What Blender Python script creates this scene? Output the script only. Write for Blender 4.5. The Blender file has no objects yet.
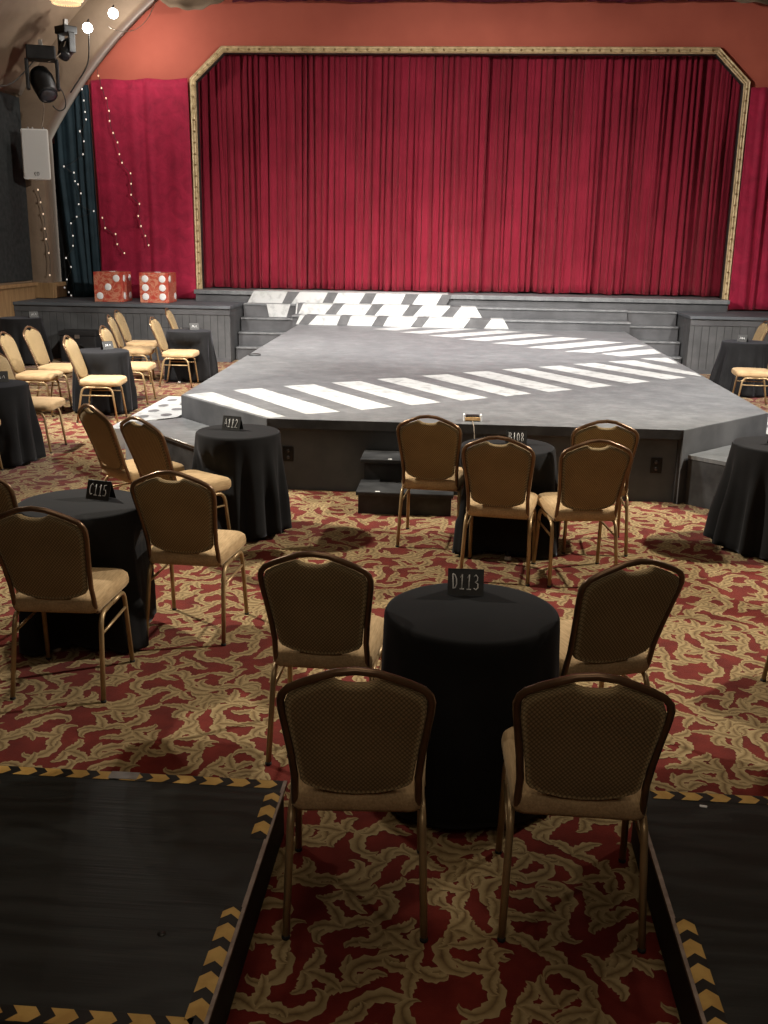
import bpy, bmesh, math, random
import numpy as np
from mathutils import Vector, Matrix
PI = math.pi
S = bpy.context.scene
COL = S.collection

# ------------------------------------------------------------------ camera
def make_camera():
    pit, yaw, roll, H = math.radians(15.3), math.radians(4.2), .016, 2.01
    cy, sy = math.cos(yaw), math.sin(yaw)
    r = Vector((cy, sy, 0)); h = Vector((-sy, cy, 0)); z = Vector((0, 0, 1))
    fw = h*math.cos(pit) - z*math.sin(pit); up = h*math.sin(pit) + z*math.cos(pit)
    c, s = math.cos(roll), math.sin(roll)
    R = c*r + s*up; U = -s*r + c*up
    cd = bpy.data.cameras.new('camera'); co = bpy.data.objects.new('camera', cd); COL.objects.link(co)
    M = Matrix(((R.x, U.x, -fw.x), (R.y, U.y, -fw.y), (R.z, U.z, -fw.z))).to_4x4()
    M.translation = Vector((0, 0, H)); co.matrix_world = M
    cd.sensor_fit = 'VERTICAL'; cd.sensor_height = 36; cd.sensor_width = 27
    cd.lens = 1000/1024*36; cd.clip_start = .05; cd.clip_end = 100
    S.camera = co
make_camera()

# ------------------------------------------------------------------ materials
class N:
    """tiny node helper"""
    def __init__(s, name):
        m = bpy.data.materials.new(name); m.use_nodes = True
        s.m = m; s.t = m.node_tree; s.p = s.t.nodes['Principled BSDF']
    def add(s, typ, **kw):
        n = s.t.nodes.new(typ)
        for k, v in kw.items():
            if k in n.inputs: n.inputs[k].default_value = v
            else: setattr(n, k, v)
        return n
    def link(s, a, ao, b, bi): s.t.links.new(a.outputs[ao], b.inputs[bi])
    def coords(s, scale=(1, 1, 1), rot=(0, 0, 0), kind='Object'):
        tc = s.add('ShaderNodeTexCoord'); mp = s.add('ShaderNodeMapping')
        mp.inputs['Scale'].default_value = scale; mp.inputs['Rotation'].default_value = rot
        s.link(tc, kind, mp, 'Vector'); return mp
    def noise(s, vec, scale, detail=4, rough=.55, dist=0):
        n = s.add('ShaderNodeTexNoise'); n.inputs['Scale'].default_value = scale
        n.inputs['Detail'].default_value = detail; n.inputs['Roughness'].default_value = rough
        n.inputs['Distortion'].default_value = dist
        s.link(vec, 'Vector', n, 'Vector'); return n
    def ramp(s, src, out, stops):
        r = s.add('ShaderNodeValToRGB'); e = r.color_ramp.elements
        while len(e) < len(stops): e.new(.5)
        for i, (p, c) in enumerate(stops):
            e[i].position = p; e[i].color = (c[0], c[1], c[2], 1) if not isinstance(c, (int, float)) else (c, c, c, 1)
        s.link(src, out, r, 'Fac'); return r
    def base(s, n, out='Color'): s.link(n, out, s.p, 'Base Color')
    def bump(s, n, out, strength, dist=.01):
        b = s.add('ShaderNodeBump'); b.inputs['Strength'].default_value = strength; b.inputs['Distance'].default_value = dist
        s.link(n, out, b, 'Height'); s.link(b, 'Normal', s.p, 'Normal'); return b
    def set(s, rough=.6, metal=0, spec=.5, sheen=0, sheen_tint=None):
        s.p.inputs['Roughness'].default_value = rough; s.p.inputs['Metallic'].default_value = metal
        s.p.inputs['Specular IOR Level'].default_value = spec
        if sheen: s.p.inputs['Sheen Weight'].default_value = sheen; s.p.inputs['Sheen Roughness'].default_value = .4
        if sheen_tint: s.p.inputs['Sheen Tint'].default_value = (*sheen_tint, 1)

def mottled(name, c0, c1, scale=3, rough=.6, metal=0, spec=.4, stretch=(1, 1, 1), bump=0, detail=5, lo=.35, hi=.65, sheen=0):
    n = N(name); v = n.coords(stretch); t = n.noise(v, scale, detail)
    n.base(n.ramp(t, 'Fac', [(lo, c0), (hi, c1)])); n.set(rough, metal, spec, sheen)
    if bump: n.bump(t, 'Fac', bump)
    return n.m

M = {}
M['deck'] = None
def deck_mat():
    n = N('worn_grey_stage_paint'); v = n.coords()
    a = n.noise(v, 4.5, 10, .75); b = n.noise(n.coords((2.5, 9, 1)), 4, 8, .7)
    mx = n.add('ShaderNodeMix', data_type='FLOAT'); mx.inputs[0].default_value = .45
    n.link(a, 'Fac', mx, 2); n.link(b, 'Fac', mx, 3)
    n.base(n.ramp(mx, 0, [(.36, (.080, .086, .092)), (.5, (.122, .128, .134)), (.64, (.19, .196, .203))])); n.set(.5, 0, .5); n.bump(b, 'Fac', .15, .004)
    return n.m
M['deck'] = deck_mat()
M['deck_edge'] = mottled('scuffed_black_stage_edge', (.014, .0145, .016), (.042, .043, .045), 6, .55, detail=8)
M['stage_grey'] = mottled('dark_grey_stage_front', (.058, .066, .076), (.098, .108, .12), 2.2, .7, detail=8)
M['riser_grey'] = mottled('grey_riser_paint', (.048, .049, .053), (.082, .083, .088), 3, .65, detail=8)
M['stripe'] = mottled('scuffed_white_paint', (.27, .277, .277), (.43, .438, .438), 9, .6, detail=8, lo=.3, hi=.5)
M['check_grey'] = mottled('grey_check_paint', (.065, .065, .068), (.10, .10, .104), 5, .6)
M['dot_grey'] = mottled('grey_dot_paint', (.10, .10, .105), (.15, .15, .155), 5, .6)

def beadboard():
    n = N('grey_beadboard'); v = n.coords()
    sx = n.add('ShaderNodeSeparateXYZ'); n.link(v, 'Vector', sx, 'Vector')
    a = n.add('ShaderNodeMath', operation='ADD'); n.link(sx, 'X', a, 0); n.link(sx, 'Y', a, 1)
    m1 = n.add('ShaderNodeMath', operation='MULTIPLY'); m1.inputs[1].default_value = 8.5; n.link(a, 0, m1, 0)
    fr = n.add('ShaderNodeMath', operation='FRACT'); n.link(m1, 0, fr, 0)
    t = n.noise(v, 3, 6, .6)
    g = n.ramp(fr, 0, [(0, .25), (.06, 1.), (.94, 1.), (1, .25)])
    c = n.ramp(t, 'Fac', [(.35, (.048, .050, .053)), (.65, (.078, .080, .083))])
    mx = n.add('ShaderNodeMix', data_type='RGBA', blend_type='MULTIPLY'); mx.inputs[0].default_value = 1
    n.link(c, 'Color', mx, 6); n.link(g, 'Color', mx, 7); n.link(mx, 2, n.p, 'Base Color')
    n.set(.65); n.bump(g, 'Color', .6, .01); return n.m
M['bead'] = beadboard()

def velvet(name, c0, c1, scale=2.5, sheen=.6, tint=(1, .3, .35), bump=.15):
    n = N(name); v = n.coords(); t = n.noise(v, scale, 7, .65, .6)
    n.base(n.ramp(t, 'Fac', [(.3, c0), (.7, c1)])); n.set(.75, 0, .25, sheen, tint)
    n.bump(t, 'Fac', bump, .02); return n.m
def curtain_mat():
    n = N('crimson_pleated_velour'); v = n.coords(); t = n.noise(v, 1.5, 6, .6); f = n.noise(n.coords((26, 26, .25)), 1.0, 5, .65)
    n.base(n.ramp(t, 'Fac', [(.3, (.17, .0075, .020)), (.7, (.245, .013, .032))])); n.set(.75, 0, .15, .25, (1, .3, .3)); n.bump(f, 'Fac', 1.0, .05); return n.m
M['curtain'] = curtain_mat()
M['red_velvet'] = velvet('crushed_red_velvet', (.22, .008, .03), (.40, .016, .055), 4.5, .6, bump=.5)
M['teal'] = velvet('dark_teal_satin', (.007, .017, .023), (.018, .038, .050), 3, .3, (.4, .7, 1))
M['black_drape'] = velvet('black_drape', (.006, .007, .008), (.014, .015, .016), 3, .15, (1, 1, 1))
M['maroon'] = velvet('maroon_valance', (.05, .003, .012), (.09, .006, .02), 3, .3)
M['orange_wall'] = mottled('terracotta_wall_paint', (.36, .080, .050), (.42, .10, .062), 1.2, .8, bump=.05)
M['tan_cloth'] = velvet('tan_ceiling_fabric', (.125, .085, .055), (.185, .13, .085), .9, .2, (1, .9, .8), .3)
M['tan_rib'] = velvet('tan_rib_fabric', (.12, .082, .054), (.17, .12, .08), 2, .2, (1, .9, .8), .2)
M['dark_panel'] = mottled('charcoal_wall_felt', (.022, .024, .024), (.034, .036, .036), 12, .95, spec=.1)
M['side_wall'] = mottled('brown_plaster', (.2, .14, .09), (.27, .19, .12), 2, .9)
def wood(name, c0, c1, stretch=(2, 2, 14)):
    n = N(name); v = n.coords(stretch); t = n.noise(v, 1.5, 6, .6, 1.2)
    n.base(n.ramp(t, 'Fac', [(.3, c0), (.7, c1)])); n.set(.55, 0, .4); n.bump(t, 'Fac', .1); return n.m
M['pine'] = wood('varnished_pine_boards', (.20, .115, .052), (.32, .20, .095), (9, 9, .8))
M['gold_frame'] = mottled('aged_gold_moulding', (.40, .29, .15), (.62, .48, .28), 14, .5, .1)
M['gold_stud'] = mottled('dull_brass_stud', (.12, .075, .03), (.3, .2, .09), 20, .4, .5)
M['black_frame'] = mottled('black_frame_return', (.012, .01, .009), (.03, .022, .018), 5, .6)

def hexfab():
    n = N('olive_brown_woven_upholstery'); v = n.coords()
    sp = n.add('ShaderNodeSeparateXYZ'); n.link(v, 'Vector', sp, 'Vector')
    def mul(a, ao, k):
        m = n.add('ShaderNodeMath', operation='MULTIPLY'); m.inputs[1].default_value = k; n.link(a, ao, m, 0); return m
    def op(o, a, b=None):
        m = n.add('ShaderNodeMath', operation=o); n.link(a, 0, m, 0)
        if b is not None: n.link(b, 0, m, 1)
        return m
    ys = n.add('ShaderNodeMath', operation='ADD'); n.link(sp, 'Z', ys, 0); n.link(sp, 'Y', ys, 1)
    x = mul(sp, 'X', 2*PI/.0135/2); z = mul(ys, 0, 2*PI/.0105/2)
    s1 = op('SINE', op('ADD', x, z)); s2 = op('SINE', op('SUBTRACT', x, z))
    pr = op('ABSOLUTE', op('MULTIPLY', s1, s2))
    big = n.noise(v, 5, 3)
    c = n.ramp(pr, 0, [(.0, (.105, .072, .033)), (.30, (.28, .198, .10)), (1, (.40, .29, .15))])
    mx = n.add('ShaderNodeMix', data_type='RGBA', blend_type='MULTIPLY'); mx.inputs[0].default_value = 1
    r = n.ramp(big, 'Fac', [(.3, .85), (.7, 1.05)])
    n.link(c, 'Color', mx, 6); n.link(r, 'Color', mx, 7); n.link(mx, 2, n.p, 'Base Color')
    n.set(.85, 0, .2, .25, (1, .85, .6)); n.bump(pr, 0, .5, .002); return n.m
M['pad'] = hexfab()
def seatfab():
    n = N('gold_tan_ribbed_upholstery'); v = n.coords((1, .08, 1)); w = n.noise(v, 160, 2); b = n.noise(n.coords(), 9, 4)
    mx = n.add('ShaderNodeMix', data_type='FLOAT'); mx.inputs[0].default_value = .4
    n.link(w, 'Fac', mx, 2); n.link(b, 'Fac', mx, 3)
    n.base(n.ramp(mx, 0, [(.35, (.35, .235, .12)), (.65, (.55, .385, .215))])); n.set(.85, 0, .2, .3, (1, .85, .6)); n.bump(w, 'Fac', .3, .003); return n.m
M['seat'] = seatfab()
M['bronze'] = mottled('gold_bronze_tube', (.33, .225, .115), (.45, .32, .17), 8, .38, .45, .5)
M['copper'] = mottled('dark_copper_tube', (.13, .075, .042), (.20, .12, .068), 8, .3, .55, .5)
M['rubber'] = mottled('black_rubber', (.012, .011, .01), (.025, .022, .02), 9, .8)
M['glide'] = mottled('pale_plastic', (.5, .48, .45), (.65, .62, .58), 9, .5)
def cloth():
    n = N('black_table_linen'); v = n.coords(); t = n.noise(v, 220, 2); b = n.noise(v, 4, 4)
    n.base(n.ramp(b, 'Fac', [(.3, (.0072, .0072, .0078)), (.7, (.0125, .0125, .0132))])); n.set(.9, 0, .15, .10, (.8, .85, 1)); n.bump(t, 'Fac', .15, .002); return n.m
M['cloth'] = cloth()
M['card'] = mottled('black_chalkboard_card', (.010, .010, .010), (.020, .020, .020), 30, .5, spec=.5)
M['chalk'] = mottled('white_chalk', (.62, .62, .62), (.9, .9, .9), 200, .9)
M['white_plastic'] = mottled('white_speaker_paint', (.62, .60, .57), (.72, .70, .67), 4, .45)
def grille():
    n = N('perforated_pale_grille'); v = n.coords((1, 1, 1))
    vo = n.add('ShaderNodeTexVoronoi'); vo.inputs['Scale'].default_value = 55; vo.inputs['Randomness'].default_value = 0; n.link(v, 'Vector', vo, 'Vector')
    n.base(n.ramp(vo, 'Distance', [(.3, (.30, .29, .28)), (.42, (.50, .49, .47))])); n.set(.5); return n.m
M['grille'] = grille()
M['black_plastic'] = mottled('black_plastic', (.006, .006, .006), (.016, .016, .016), 8, .5, spec=.3)
M['lens'] = mottled('dark_lens', (.03, .03, .035), (.08, .08, .09), 4, .08, .2)
M['wire'] = mottled('dark_wire', (.02, .018, .015), (.05, .045, .04), 20, .6)
M['pale_wire'] = mottled('pale_wire', (.22, .18, .14), (.34, .28, .22), 20, .6)
M['steel'] = mottled('worn_steel', (.25, .24, .23), (.4, .38, .36), 12, .35, .8)
M['edge_strip'] = mottled('bare_wood_edge', (.24, .18, .155), (.38, .30, .26), 25, .45)
M['tape_yellow'] = mottled('worn_yellow_tape', (.48, .28, .075), (.66, .42, .13), 14, .5)
M['tape_black'] = mottled('black_tape', (.010, .009, .009), (.022, .02, .018), 14, .45)
M['white_bit'] = mottled('white_plastic_bit', (.7, .7, .7), (.85, .85, .85), 12, .5)
M['orange_bit'] = mottled('peach_print', (.75, .42, .16), (.9, .6, .3), 60, .5)
M['bag'] = mottled('black_nylon', (.006, .006, .007), (.014, .014, .015), 9, .7)
M['shade'] = None
def plat():
    n = N('black_painted_plywood')
    v = n.coords((.55, 2.0, 1)); t = n.noise(v, 1.6, 5, .55, .5)
    w = n.add('ShaderNodeTexWave'); w.inputs['Scale'].default_value = 1.3; w.inputs['Distortion'].default_value = 16; w.inputs['Detail'].default_value = 4; w.inputs['Detail Scale'].default_value = 1.6
    w.bands_direction = 'Y'; n.link(v, 'Vector', w, 'Vector')
    f = n.noise(n.coords((1, 26, 1)), 3, 3)
    mx = n.add('ShaderNodeMix', data_type='FLOAT'); mx.inputs[0].default_value = .5; n.link(t, 'Fac', mx, 2); n.link(w, 'Fac', mx, 3)
    n.base(n.ramp(mx, 0, [(.2, (.0120, .0138, .0136)), (.8, (.0205, .0232, .0225))]))
    rr = n.ramp(mx, 0, [(.25, .38), (.75, .47)]); n.link(rr, 'Color', n.p, 'Roughness')
    n.p.inputs['Specular IOR Level'].default_value = .5
    n.bump(f, 'Fac', .25, .004); return n.m
M['plywood'] = plat()
def dice_mat():
    n = N('marbled_red_paper'); v = n.coords(); t = n.noise(v, 3.2, 5, .6, 2.6); u = n.noise(v, 6, 3, .5, 1.5)
    n.base(n.ramp(t, 'Fac', [(.28, (.42, .03, .02)), (.45, (.50, .085, .055)), (.53, (.60, .27, .17)), (.60, (.46, .05, .03)), (.75, (.62, .33, .2))])); n.set(.35, 0, .5); return n.m
M['dice'] = dice_mat()
M['pip'] = mottled('white_pip', (.8, .8, .8), (.9, .9, .9), 10, .5)

def emis(name, col, st):
    n = N(name); n.p.inputs['Base Color'].default_value = (*col, 1)
    n.p.inputs['Emission Color'].default_value = (*col, 1); n.p.inputs['Emission Strength'].default_value = st
    return n.m
M['lamp_on'] = emis('glowing_lamp', (1, .97, .93), 30)
M['fairy'] = emis('fairy_bulb', (1, .72, .5), .5)
M['fairy_cool'] = emis('fairy_bulb_cool', (.95, .9, .85), .35)
M['shade'] = emis('lit_cream_shade', (1, .74, .42), .75)

def carpet_mats():
    n = N('carpet_red_ground'); v = n.coords(); t = n.noise(v, 7, 5, .6); f = n.noise(v, 260, 2)
    n.base(n.ramp(t, 'Fac', [(.3, (.090, .009, .006)), (.7, (.165, .020, .013))])); n.set(.95, 0, .1, .15); n.bump(f, 'Fac', .4, .004)
    M['carpet'] = n.m
    n = N('carpet_gold_scrolls'); v = n.coords(); at = n.add('ShaderNodeAttribute', attribute_name='tone'); f = n.noise(v, 260, 2); g = n.noise(v, 16, 4)
    mx = n.add('ShaderNodeMath', operation='MULTIPLY_ADD'); mx.inputs[1].default_value = .35; n.link(g, 'Fac', mx, 0); n.link(at, 'Fac', mx, 2)
    n.base(n.ramp(mx, 0, [(.30, (.078, .036, .016)), (.56, (.235, .162, .074)), (1, (.44, .33, .175))])); n.set(.95, 0, .1, .15); n.bump(f, 'Fac', .4, .004)
    M['leaf'] = n.m
carpet_mats()

# ------------------------------------------------------------------ mesh helpers
class MB:
    def __init__(s, *mats): s.bm = bmesh.new(); s.mats = list(mats); s.mi = 0
    def face(s, vs, smooth=False):
        try:
            f = s.bm.faces.new(vs)
        except ValueError: return None
        f.material_index = s.mi; f.smooth = smooth; return f
    def verts(s, pts): return [s.bm.verts.new(p) for p in pts]
    def poly(s, pts): return s.face(s.verts(pts))
    def box(s, x0, x1, y0, y1, z0, z1, bev=0):
        v = s.verts([(x, y, z) for z in (z0, z1) for x, y in ((x0, y0), (x1, y0), (x1, y1), (x0, y1))])
        fs = [s.face([v[i] for i in q]) for q in ((3, 2, 1, 0), (4, 5, 6, 7), (0, 1, 5, 4), (1, 2, 6, 5), (2, 3, 7, 6), (3, 0, 4, 7))]
        if bev:
            es = list({e for f in fs for e in f.edges})
            r = bmesh.ops.bevel(s.bm, geom=es, offset=bev, segments=2, affect='EDGES', profile=.6, clamp_overlap=True)
            for f in r['faces']: f.material_index = s.mi
        return s
    def prism(s, pts, z0, z1, bottom=True):
        n = len(pts); lo = s.verts([(x, y, z0) for x, y in pts]); hi = s.verts([(x, y, z1) for x, y in pts])
        s.face(hi)
        if bottom: s.face(lo[::-1])
        for i in range(n): s.face([lo[i], lo[(i+1) % n], hi[(i+1) % n], hi[i]])
        return s
    def loops(s, rings, closed=True, cap0=False, cap1=False, smooth=True):
        vs = [s.verts(r) for r in rings]; n = len(vs[0])
        for a, b in zip(vs, vs[1:]):
            for i in range(n if closed else n-1):
                j = (i+1) % n; s.face([a[i], a[j], b[j], b[i]], smooth)
        if cap0: s.face(vs[0][::-1], smooth)
        if cap1: s.face(vs[-1], smooth)
        return vs
    def tube(s, pts, r, n=8, closed=False, flat=1.0, up=(0, 0, 1)):
        P = [Vector(p) for p in pts]; m = len(P); rings = []
        rs = r if isinstance(r, (list, tuple)) else [r]*m
        prev = None
        for i in range(m):
            a = P[i-1] if (i > 0 or closed) else P[i]; b = P[(i+1) % m] if (i < m-1 or closed) else P[i]
            t = (b-a).normalized()
            if prev is None:
                u = Vector(up); u = (u - t*u.dot(t))
                if u.length < 1e-3: u = Vector((1, 0, 0)); u = u - t*u.dot(t)
                u.normalize()
            else:
                u = prev - t*prev.dot(t); u.normalize()
            w = t.cross(u); prev = u
            rings.append([P[i] + (u*math.cos(q)*flat + w*math.sin(q))*rs[i] for q in [2*PI*k/n for k in range(n)]])
        if closed: rings.append(rings[0])
        s.loops(rings, True, not closed, not closed)
        return s
    def lathe(s, prof, c=(0, 0, 0), n=24, axis=(0, 0, 1)):
        ax = Vector(axis).normalized(); u = ax.orthogonal().normalized(); w = ax.cross(u); c = Vector(c)
        s.loops([[c + ax*z + (u*math.cos(2*PI*k/n) + w*math.sin(2*PI*k/n))*max(r, 1e-4) for k in range(n)] for r, z in prof], True, True, True)
        return s
    def ball(s, c, r, nu=10, nv=6, sc=(1, 1, 1)):
        rings = []
        for j in range(nv+1):
            a = -PI/2 + PI*j/nv; rr = max(math.cos(a), 1e-3)*r
            rings.append([(c[0]+rr*math.cos(2*PI*k/nu)*sc[0], c[1]+rr*math.sin(2*PI*k/nu)*sc[1], c[2]+r*math.sin(a)*sc[2]) for k in range(nu)])
        s.loops(rings, True, True, True); return s
    def build(s, name, parent=None, smooth_angle=None, loc=None):
        bmesh.ops.recalc_face_normals(s.bm, faces=s.bm.faces)
        me = bpy.data.meshes.new(name); s.bm.to_mesh(me); s.bm.free()
        for m in s.mats: me.materials.append(m)
        o = bpy.data.objects.new(name, me); COL.objects.link(o)
        if parent: o.parent = parent
        if loc: o.location = loc
        return o

def tag(o, label, cat, group=None):
    o['label'] = label; o['category'] = cat
    if group: o['group'] = group
    return o
def thing(name, label, cat, loc=(0, 0, 0), rz=0, group=None):
    o = bpy.data.objects.new(name, None); COL.objects.link(o); o.location = loc; o.rotation_euler = (0, 0, rz)
    o.empty_display_size = .1
    return tag(o, label, cat, group)
def struct(o): o['kind'] = 'structure'; return o
def dup(root, loc, rz, label, group=None):
    r = root.copy(); COL.objects.link(r); r.location = loc; r.rotation_euler = (0, 0, rz); r['label'] = label
    if group: r['group'] = group
    for ch in list(root.children):
        c = ch.copy(); COL.objects.link(c); c.parent = r
        for g in list(ch.children):
            d = g.copy(); COL.objects.link(d); d.parent = c
    return r
def bez(p0, p1, p2, n=6): return [tuple((1-t)**2*a + 2*t*(1-t)*b + t*t*c for a, b, c in zip(p0, p1, p2)) for t in [k/n for k in range(n+1)]]
def solid(o, th, off=0):
    m = o.modifiers.new('thickness', 'SOLIDIFY'); m.thickness = th; m.offset = off; return o

# ------------------------------------------------------------------ room shell
WX = 7.45
CEIL_R, CZ = 9.05, -.9
def build_floor():
    rnd = random.Random(5)
    V, F, T, MI = [], [], [], []
    # one period of scrolling acanthus leaves
    PER = 1.15
    leaves = []
    def leaf(x, y, a, L, w, curl, lobes, zz):
        nt = 14; px, py, an = x, y, a; pts = []
        for i in range(nt):
            t = i/(nt-1); pts.append((px, py, an, t))
            k = curl*(.25 + 1.9*t*t)
            an += k/nt; px += math.cos(an)*L/nt; py += math.sin(an)*L/nt
        rows = []
        for px, py, an, t in pts:
            env = math.sin(PI*min(1, .07+.93*t)**.75)**.8
            def lob(ph): 
                q = (t*lobes + ph) % 1.0
                return .50 + .50*(q**.8 if q < .75 else (1-q)/.25)
            wl = w*env*lob(.1); wr = w*env*lob(.55)
            sh = .35
            nx, ny, tx, ty = -math.sin(an), math.cos(an), math.cos(an), math.sin(an)
            rows.append([(px+nx*wl+tx*wl*sh, py+ny*wl+ty*wl*sh), (px+nx*wl*.45, py+ny*wl*.45), (px, py), (px-nx*wr*.45, py-ny*wr*.45), (px-nx*wr+tx*wr*sh, py-ny*wr+ty*wr*sh)])
        leaves.append((rows, zz))
    pts = []
    tries = 0
    while len(pts) < 27 and tries < 9000:
        tries += 1; x, y = rnd.random()*PER, rnd.random()*PER
        if all(min(abs(x-a), PER-abs(x-a))**2 + min(abs(y-b), PER-abs(y-b))**2 > .170**2 for a, b in pts): pts.append((x, y))
    zc = 0
    for x, y in pts:
        a0 = rnd.random()*2*PI; sg = rnd.choice((-1, 1))
        zc += 1; leaf(x, y, a0, .24, .038, 4.2*sg, 8, zc)
        zc += 1; leaf(x, y, a0+2.7*sg, .21, .034, 3.8*sg, 7, zc)
        for ex, ey, aa in ((x+.05*math.cos(a0+PI), y+.05*math.sin(a0+PI), a0+PI*.5*sg), (x+.09*math.cos(a0-.5*sg), y+.09*math.sin(a0-.5*sg), a0-1.2*sg)):
            for da, L, cu in ((-1.0, .125, -2.6), (-.1, .15, 1.1*sg), (.9, .125, 2.6)):
                zc += 1; leaf(ex, ey, aa+da, L, .031, cu, 5, zc)
    tv, tf, tt = [], [], []
    tone = (.62, .50, .22, .42, .62)
    for rows, zz in leaves:
        b = len(tv)
        for r in rows:
            for k, (x, y) in enumerate(r): tv.append((x, y, .0004+zz*.000008)); tt.append(tone[k])
        for i in range(len(rows)-1):
            for k in range(4): tf.append((b+i*5+k, b+i*5+k+1, b+i*5+k+6, b+i*5+k+5))
    tv = np.array(tv); tf = np.array(tf)
    offs = [(i*PER, j*PER) for j in range(0, 16) for i in range(-7, 7) if (abs((i+.5)*PER) < .52*(j+1)*PER+1.6 and abs((i+.5)*PER) < WX-.3)]
    nv = len(tv)
    allv = np.concatenate([tv+np.array([ox, oy, 0]) for ox, oy in offs]); allf = np.concatenate([tf+nv*i for i in range(len(offs))])
    keep = np.abs(allv[:, 0]) < WX
    g = np.array([(-WX, -2.5, 0), (WX, -2.5, 0), (WX, 19.4, 0), (-WX, 19.4, 0)])
    V = np.concatenate([g, allv]); 
    me = bpy.data.meshes.new('floor')
    nf = len(allf)
    me.vertices.add(len(V)); me.vertices.foreach_set('co', V.astype('f4').ravel())
    li = np.concatenate([[0, 1, 2, 3], (allf+4).ravel()]).astype('i4')
    me.loops.add(len(li)); me.loops.foreach_set('vertex_index', li)
    me.polygons.add(nf+1); me.polygons.foreach_set('loop_start', np.arange(nf+1, dtype='i4')*4)
    mi = np.ones(nf+1, 'i4'); mi[0] = 0
    me.polygons.foreach_set('material_index', mi)
    at = me.attributes.new('tone', 'FLOAT', 'POINT')
    at.data.foreach_set('value', np.concatenate([[0]*4, np.tile(tt, len(offs))]).astype('f4'))
    me.update(calc_edges=True); me.validate()
    me.materials.append(M['carpet']); me.materials.append(M['leaf'])
    # carpet faces look up
    o = bpy.data.objects.new('floor', me); COL.objects.link(o); struct(o)
build_floor()

def arc_pts(R, a0, a1, n): return [(R*math.cos(a), CZ + R*math.sin(a)) for a in [a0+(a1-a0)*k/n for k in range(n+1)]]
def build_shell():
    a_w = math.acos(WX/CEIL_R)
    # ceiling: draped fabric vault, sagging a little between the ribs
    b = MB(M['tan_cloth']); rings = []
    for j in range(0, 83):
        y = -2.5 + j*.25
        sag = .07*abs(math.sin(PI*(y-17.5)/2.6)) 
        rr = []
        for k in range(61):
            a = a_w + (PI-2*a_w)*k/60
            R = CEIL_R - .05 + sag*math.sin(PI*k/60)**.3 + .012*math.sin(9*a+y*2.3)+.01*math.sin(23*a-y)
            rr.append((R*math.cos(a), y, CZ+R*math.sin(a)))
        rings.append(rr)
    b.loops(rings, closed=False)
    struct(solid(b.build('ceiling'), .03))
    zw = CZ + CEIL_R*math.sin(a_w)
    for nm, sx in (('wall_left', -1), ('wall_right', 1)):
        w = MB(M['side_wall']); x0, x1 = sorted((sx*WX, sx*(WX+.15))); w.box(x0, x1, -2.5, 18, 0, zw+.1); struct(w.build(nm))
    w = MB(M['side_wall'])
    w.box(-WX-.15, WX+.15, -2.65, -2.5, 0, 8.4); struct(w.build('wall_back'))
    # front wall with the stage opening
    w = MB(M['orange_wall'])
    L, R_, T, y0, y1 = -4.68, 4.50, 5.02, 17.9, 17.96
    w.box(-WX-.15, L, y0, y1, 0, 8.4); w.box(R_, WX+.15, y0, y1, 0, 8.4); w.box(L, R_, y0, y1, T, 8.4)
    for tri in (((L, T), (L, 4.53), (L+.56, T)), ((R_, T), (R_-.56, T), (R_, 4.53))):
        a = w.verts([(x, y0, z) for x, z in tri]); c = w.verts([(x, y1, z) for x, z in tri])
        w.face(a); w.face(c[::-1])
        for i in range(3): w.face([a[i], a[(i+1) % 3], c[(i+1) % 3], c[i]])
    struct(w.build('wall_front'))
    w = MB(M['black_drape']); w.box(-WX, WX, 19.3, 19.4, 0, 6); struct(w.build('wall_stage'))
    # arched rib wrapped in fabric
    b = MB(M['tan_rib'])
    yr0, yr1 = 17.25, 17.75
    inner = []
    ai = math.acos(7.12/8.4)
    for z in [0.92+k*.35 for k in range(8)]: inner.append((7.12, z))
    inner += arc_pts(8.4, ai, PI-ai, 60)
    for z in [3.31-k*.35 for k in range(8)]: inner.append((-7.12, z))
    outer = []
    for x, z in inner:
        if z < 3.5: outer.append((math.copysign(WX, x), z))
        else:
            a = math.atan2(z-CZ, x); Rr = CEIL_R; X, Z = Rr*math.cos(a), CZ+Rr*math.sin(a)
            X = max(-WX, min(WX, X)); outer.append((X, Z))
    rnd = random.Random(3)
    rings = [[], [], [], [], []]
    for i, ((xi, zi), (xo, zo)) in enumerate(zip(inner, outer)):
        d = .015*math.sin(i*1.7)
        rings[0].append((xo, yr0, zo)); rings[1].append((xi*(1+.002)+0, yr0+.02+d, zi)); rings[2].append((xi, yr0+.1, zi-.005)); rings[3].append((xi, yr1, zi)); rings[4].append((xo, yr1, zo))
    b.loops(rings, closed=False)
    struct(b.build('trim_1'))
    # dark felt panel and pine wainscot on the left wall
    for sx, nm in ((-1, 'trim_2'), (1, 'trim_3')):
        b = MB(M['dark_panel'])
        xs = sorted((sx*(WX-.002), sx*(WX-.045)))
        b.box(xs[0], xs[1], 2, 17.2, 1.22, 4.16, .01); struct(b.build(nm))
    for sx, nm in ((-1, 'baseboard_left'), (1, 'baseboard_right')):
        b = MB(M['pine'])
        xs = sorted((sx*(WX-.001), sx*(WX-.06))); b.box(xs[0], xs[1], -2.4, 17.24, 0, 1.13)
        xs = sorted((sx*(WX-.001), sx*(WX-.12))); b.box(xs[0], xs[1], -2.4, 17.24, 1.13, 1.19, .01)
        xs = sorted((sx*(WX-.03), sx*7.06)); b.box(xs[0], xs[1], 17.2, 17.8, .92, 1.18, .008)
        struct(b.build(nm))
build_shell()

# ------------------------------------------------------------------ stage
def parallelogram_faces(b, polys, z):
    for p in polys: b.poly([(x, y, z) for x, y in p])

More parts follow.
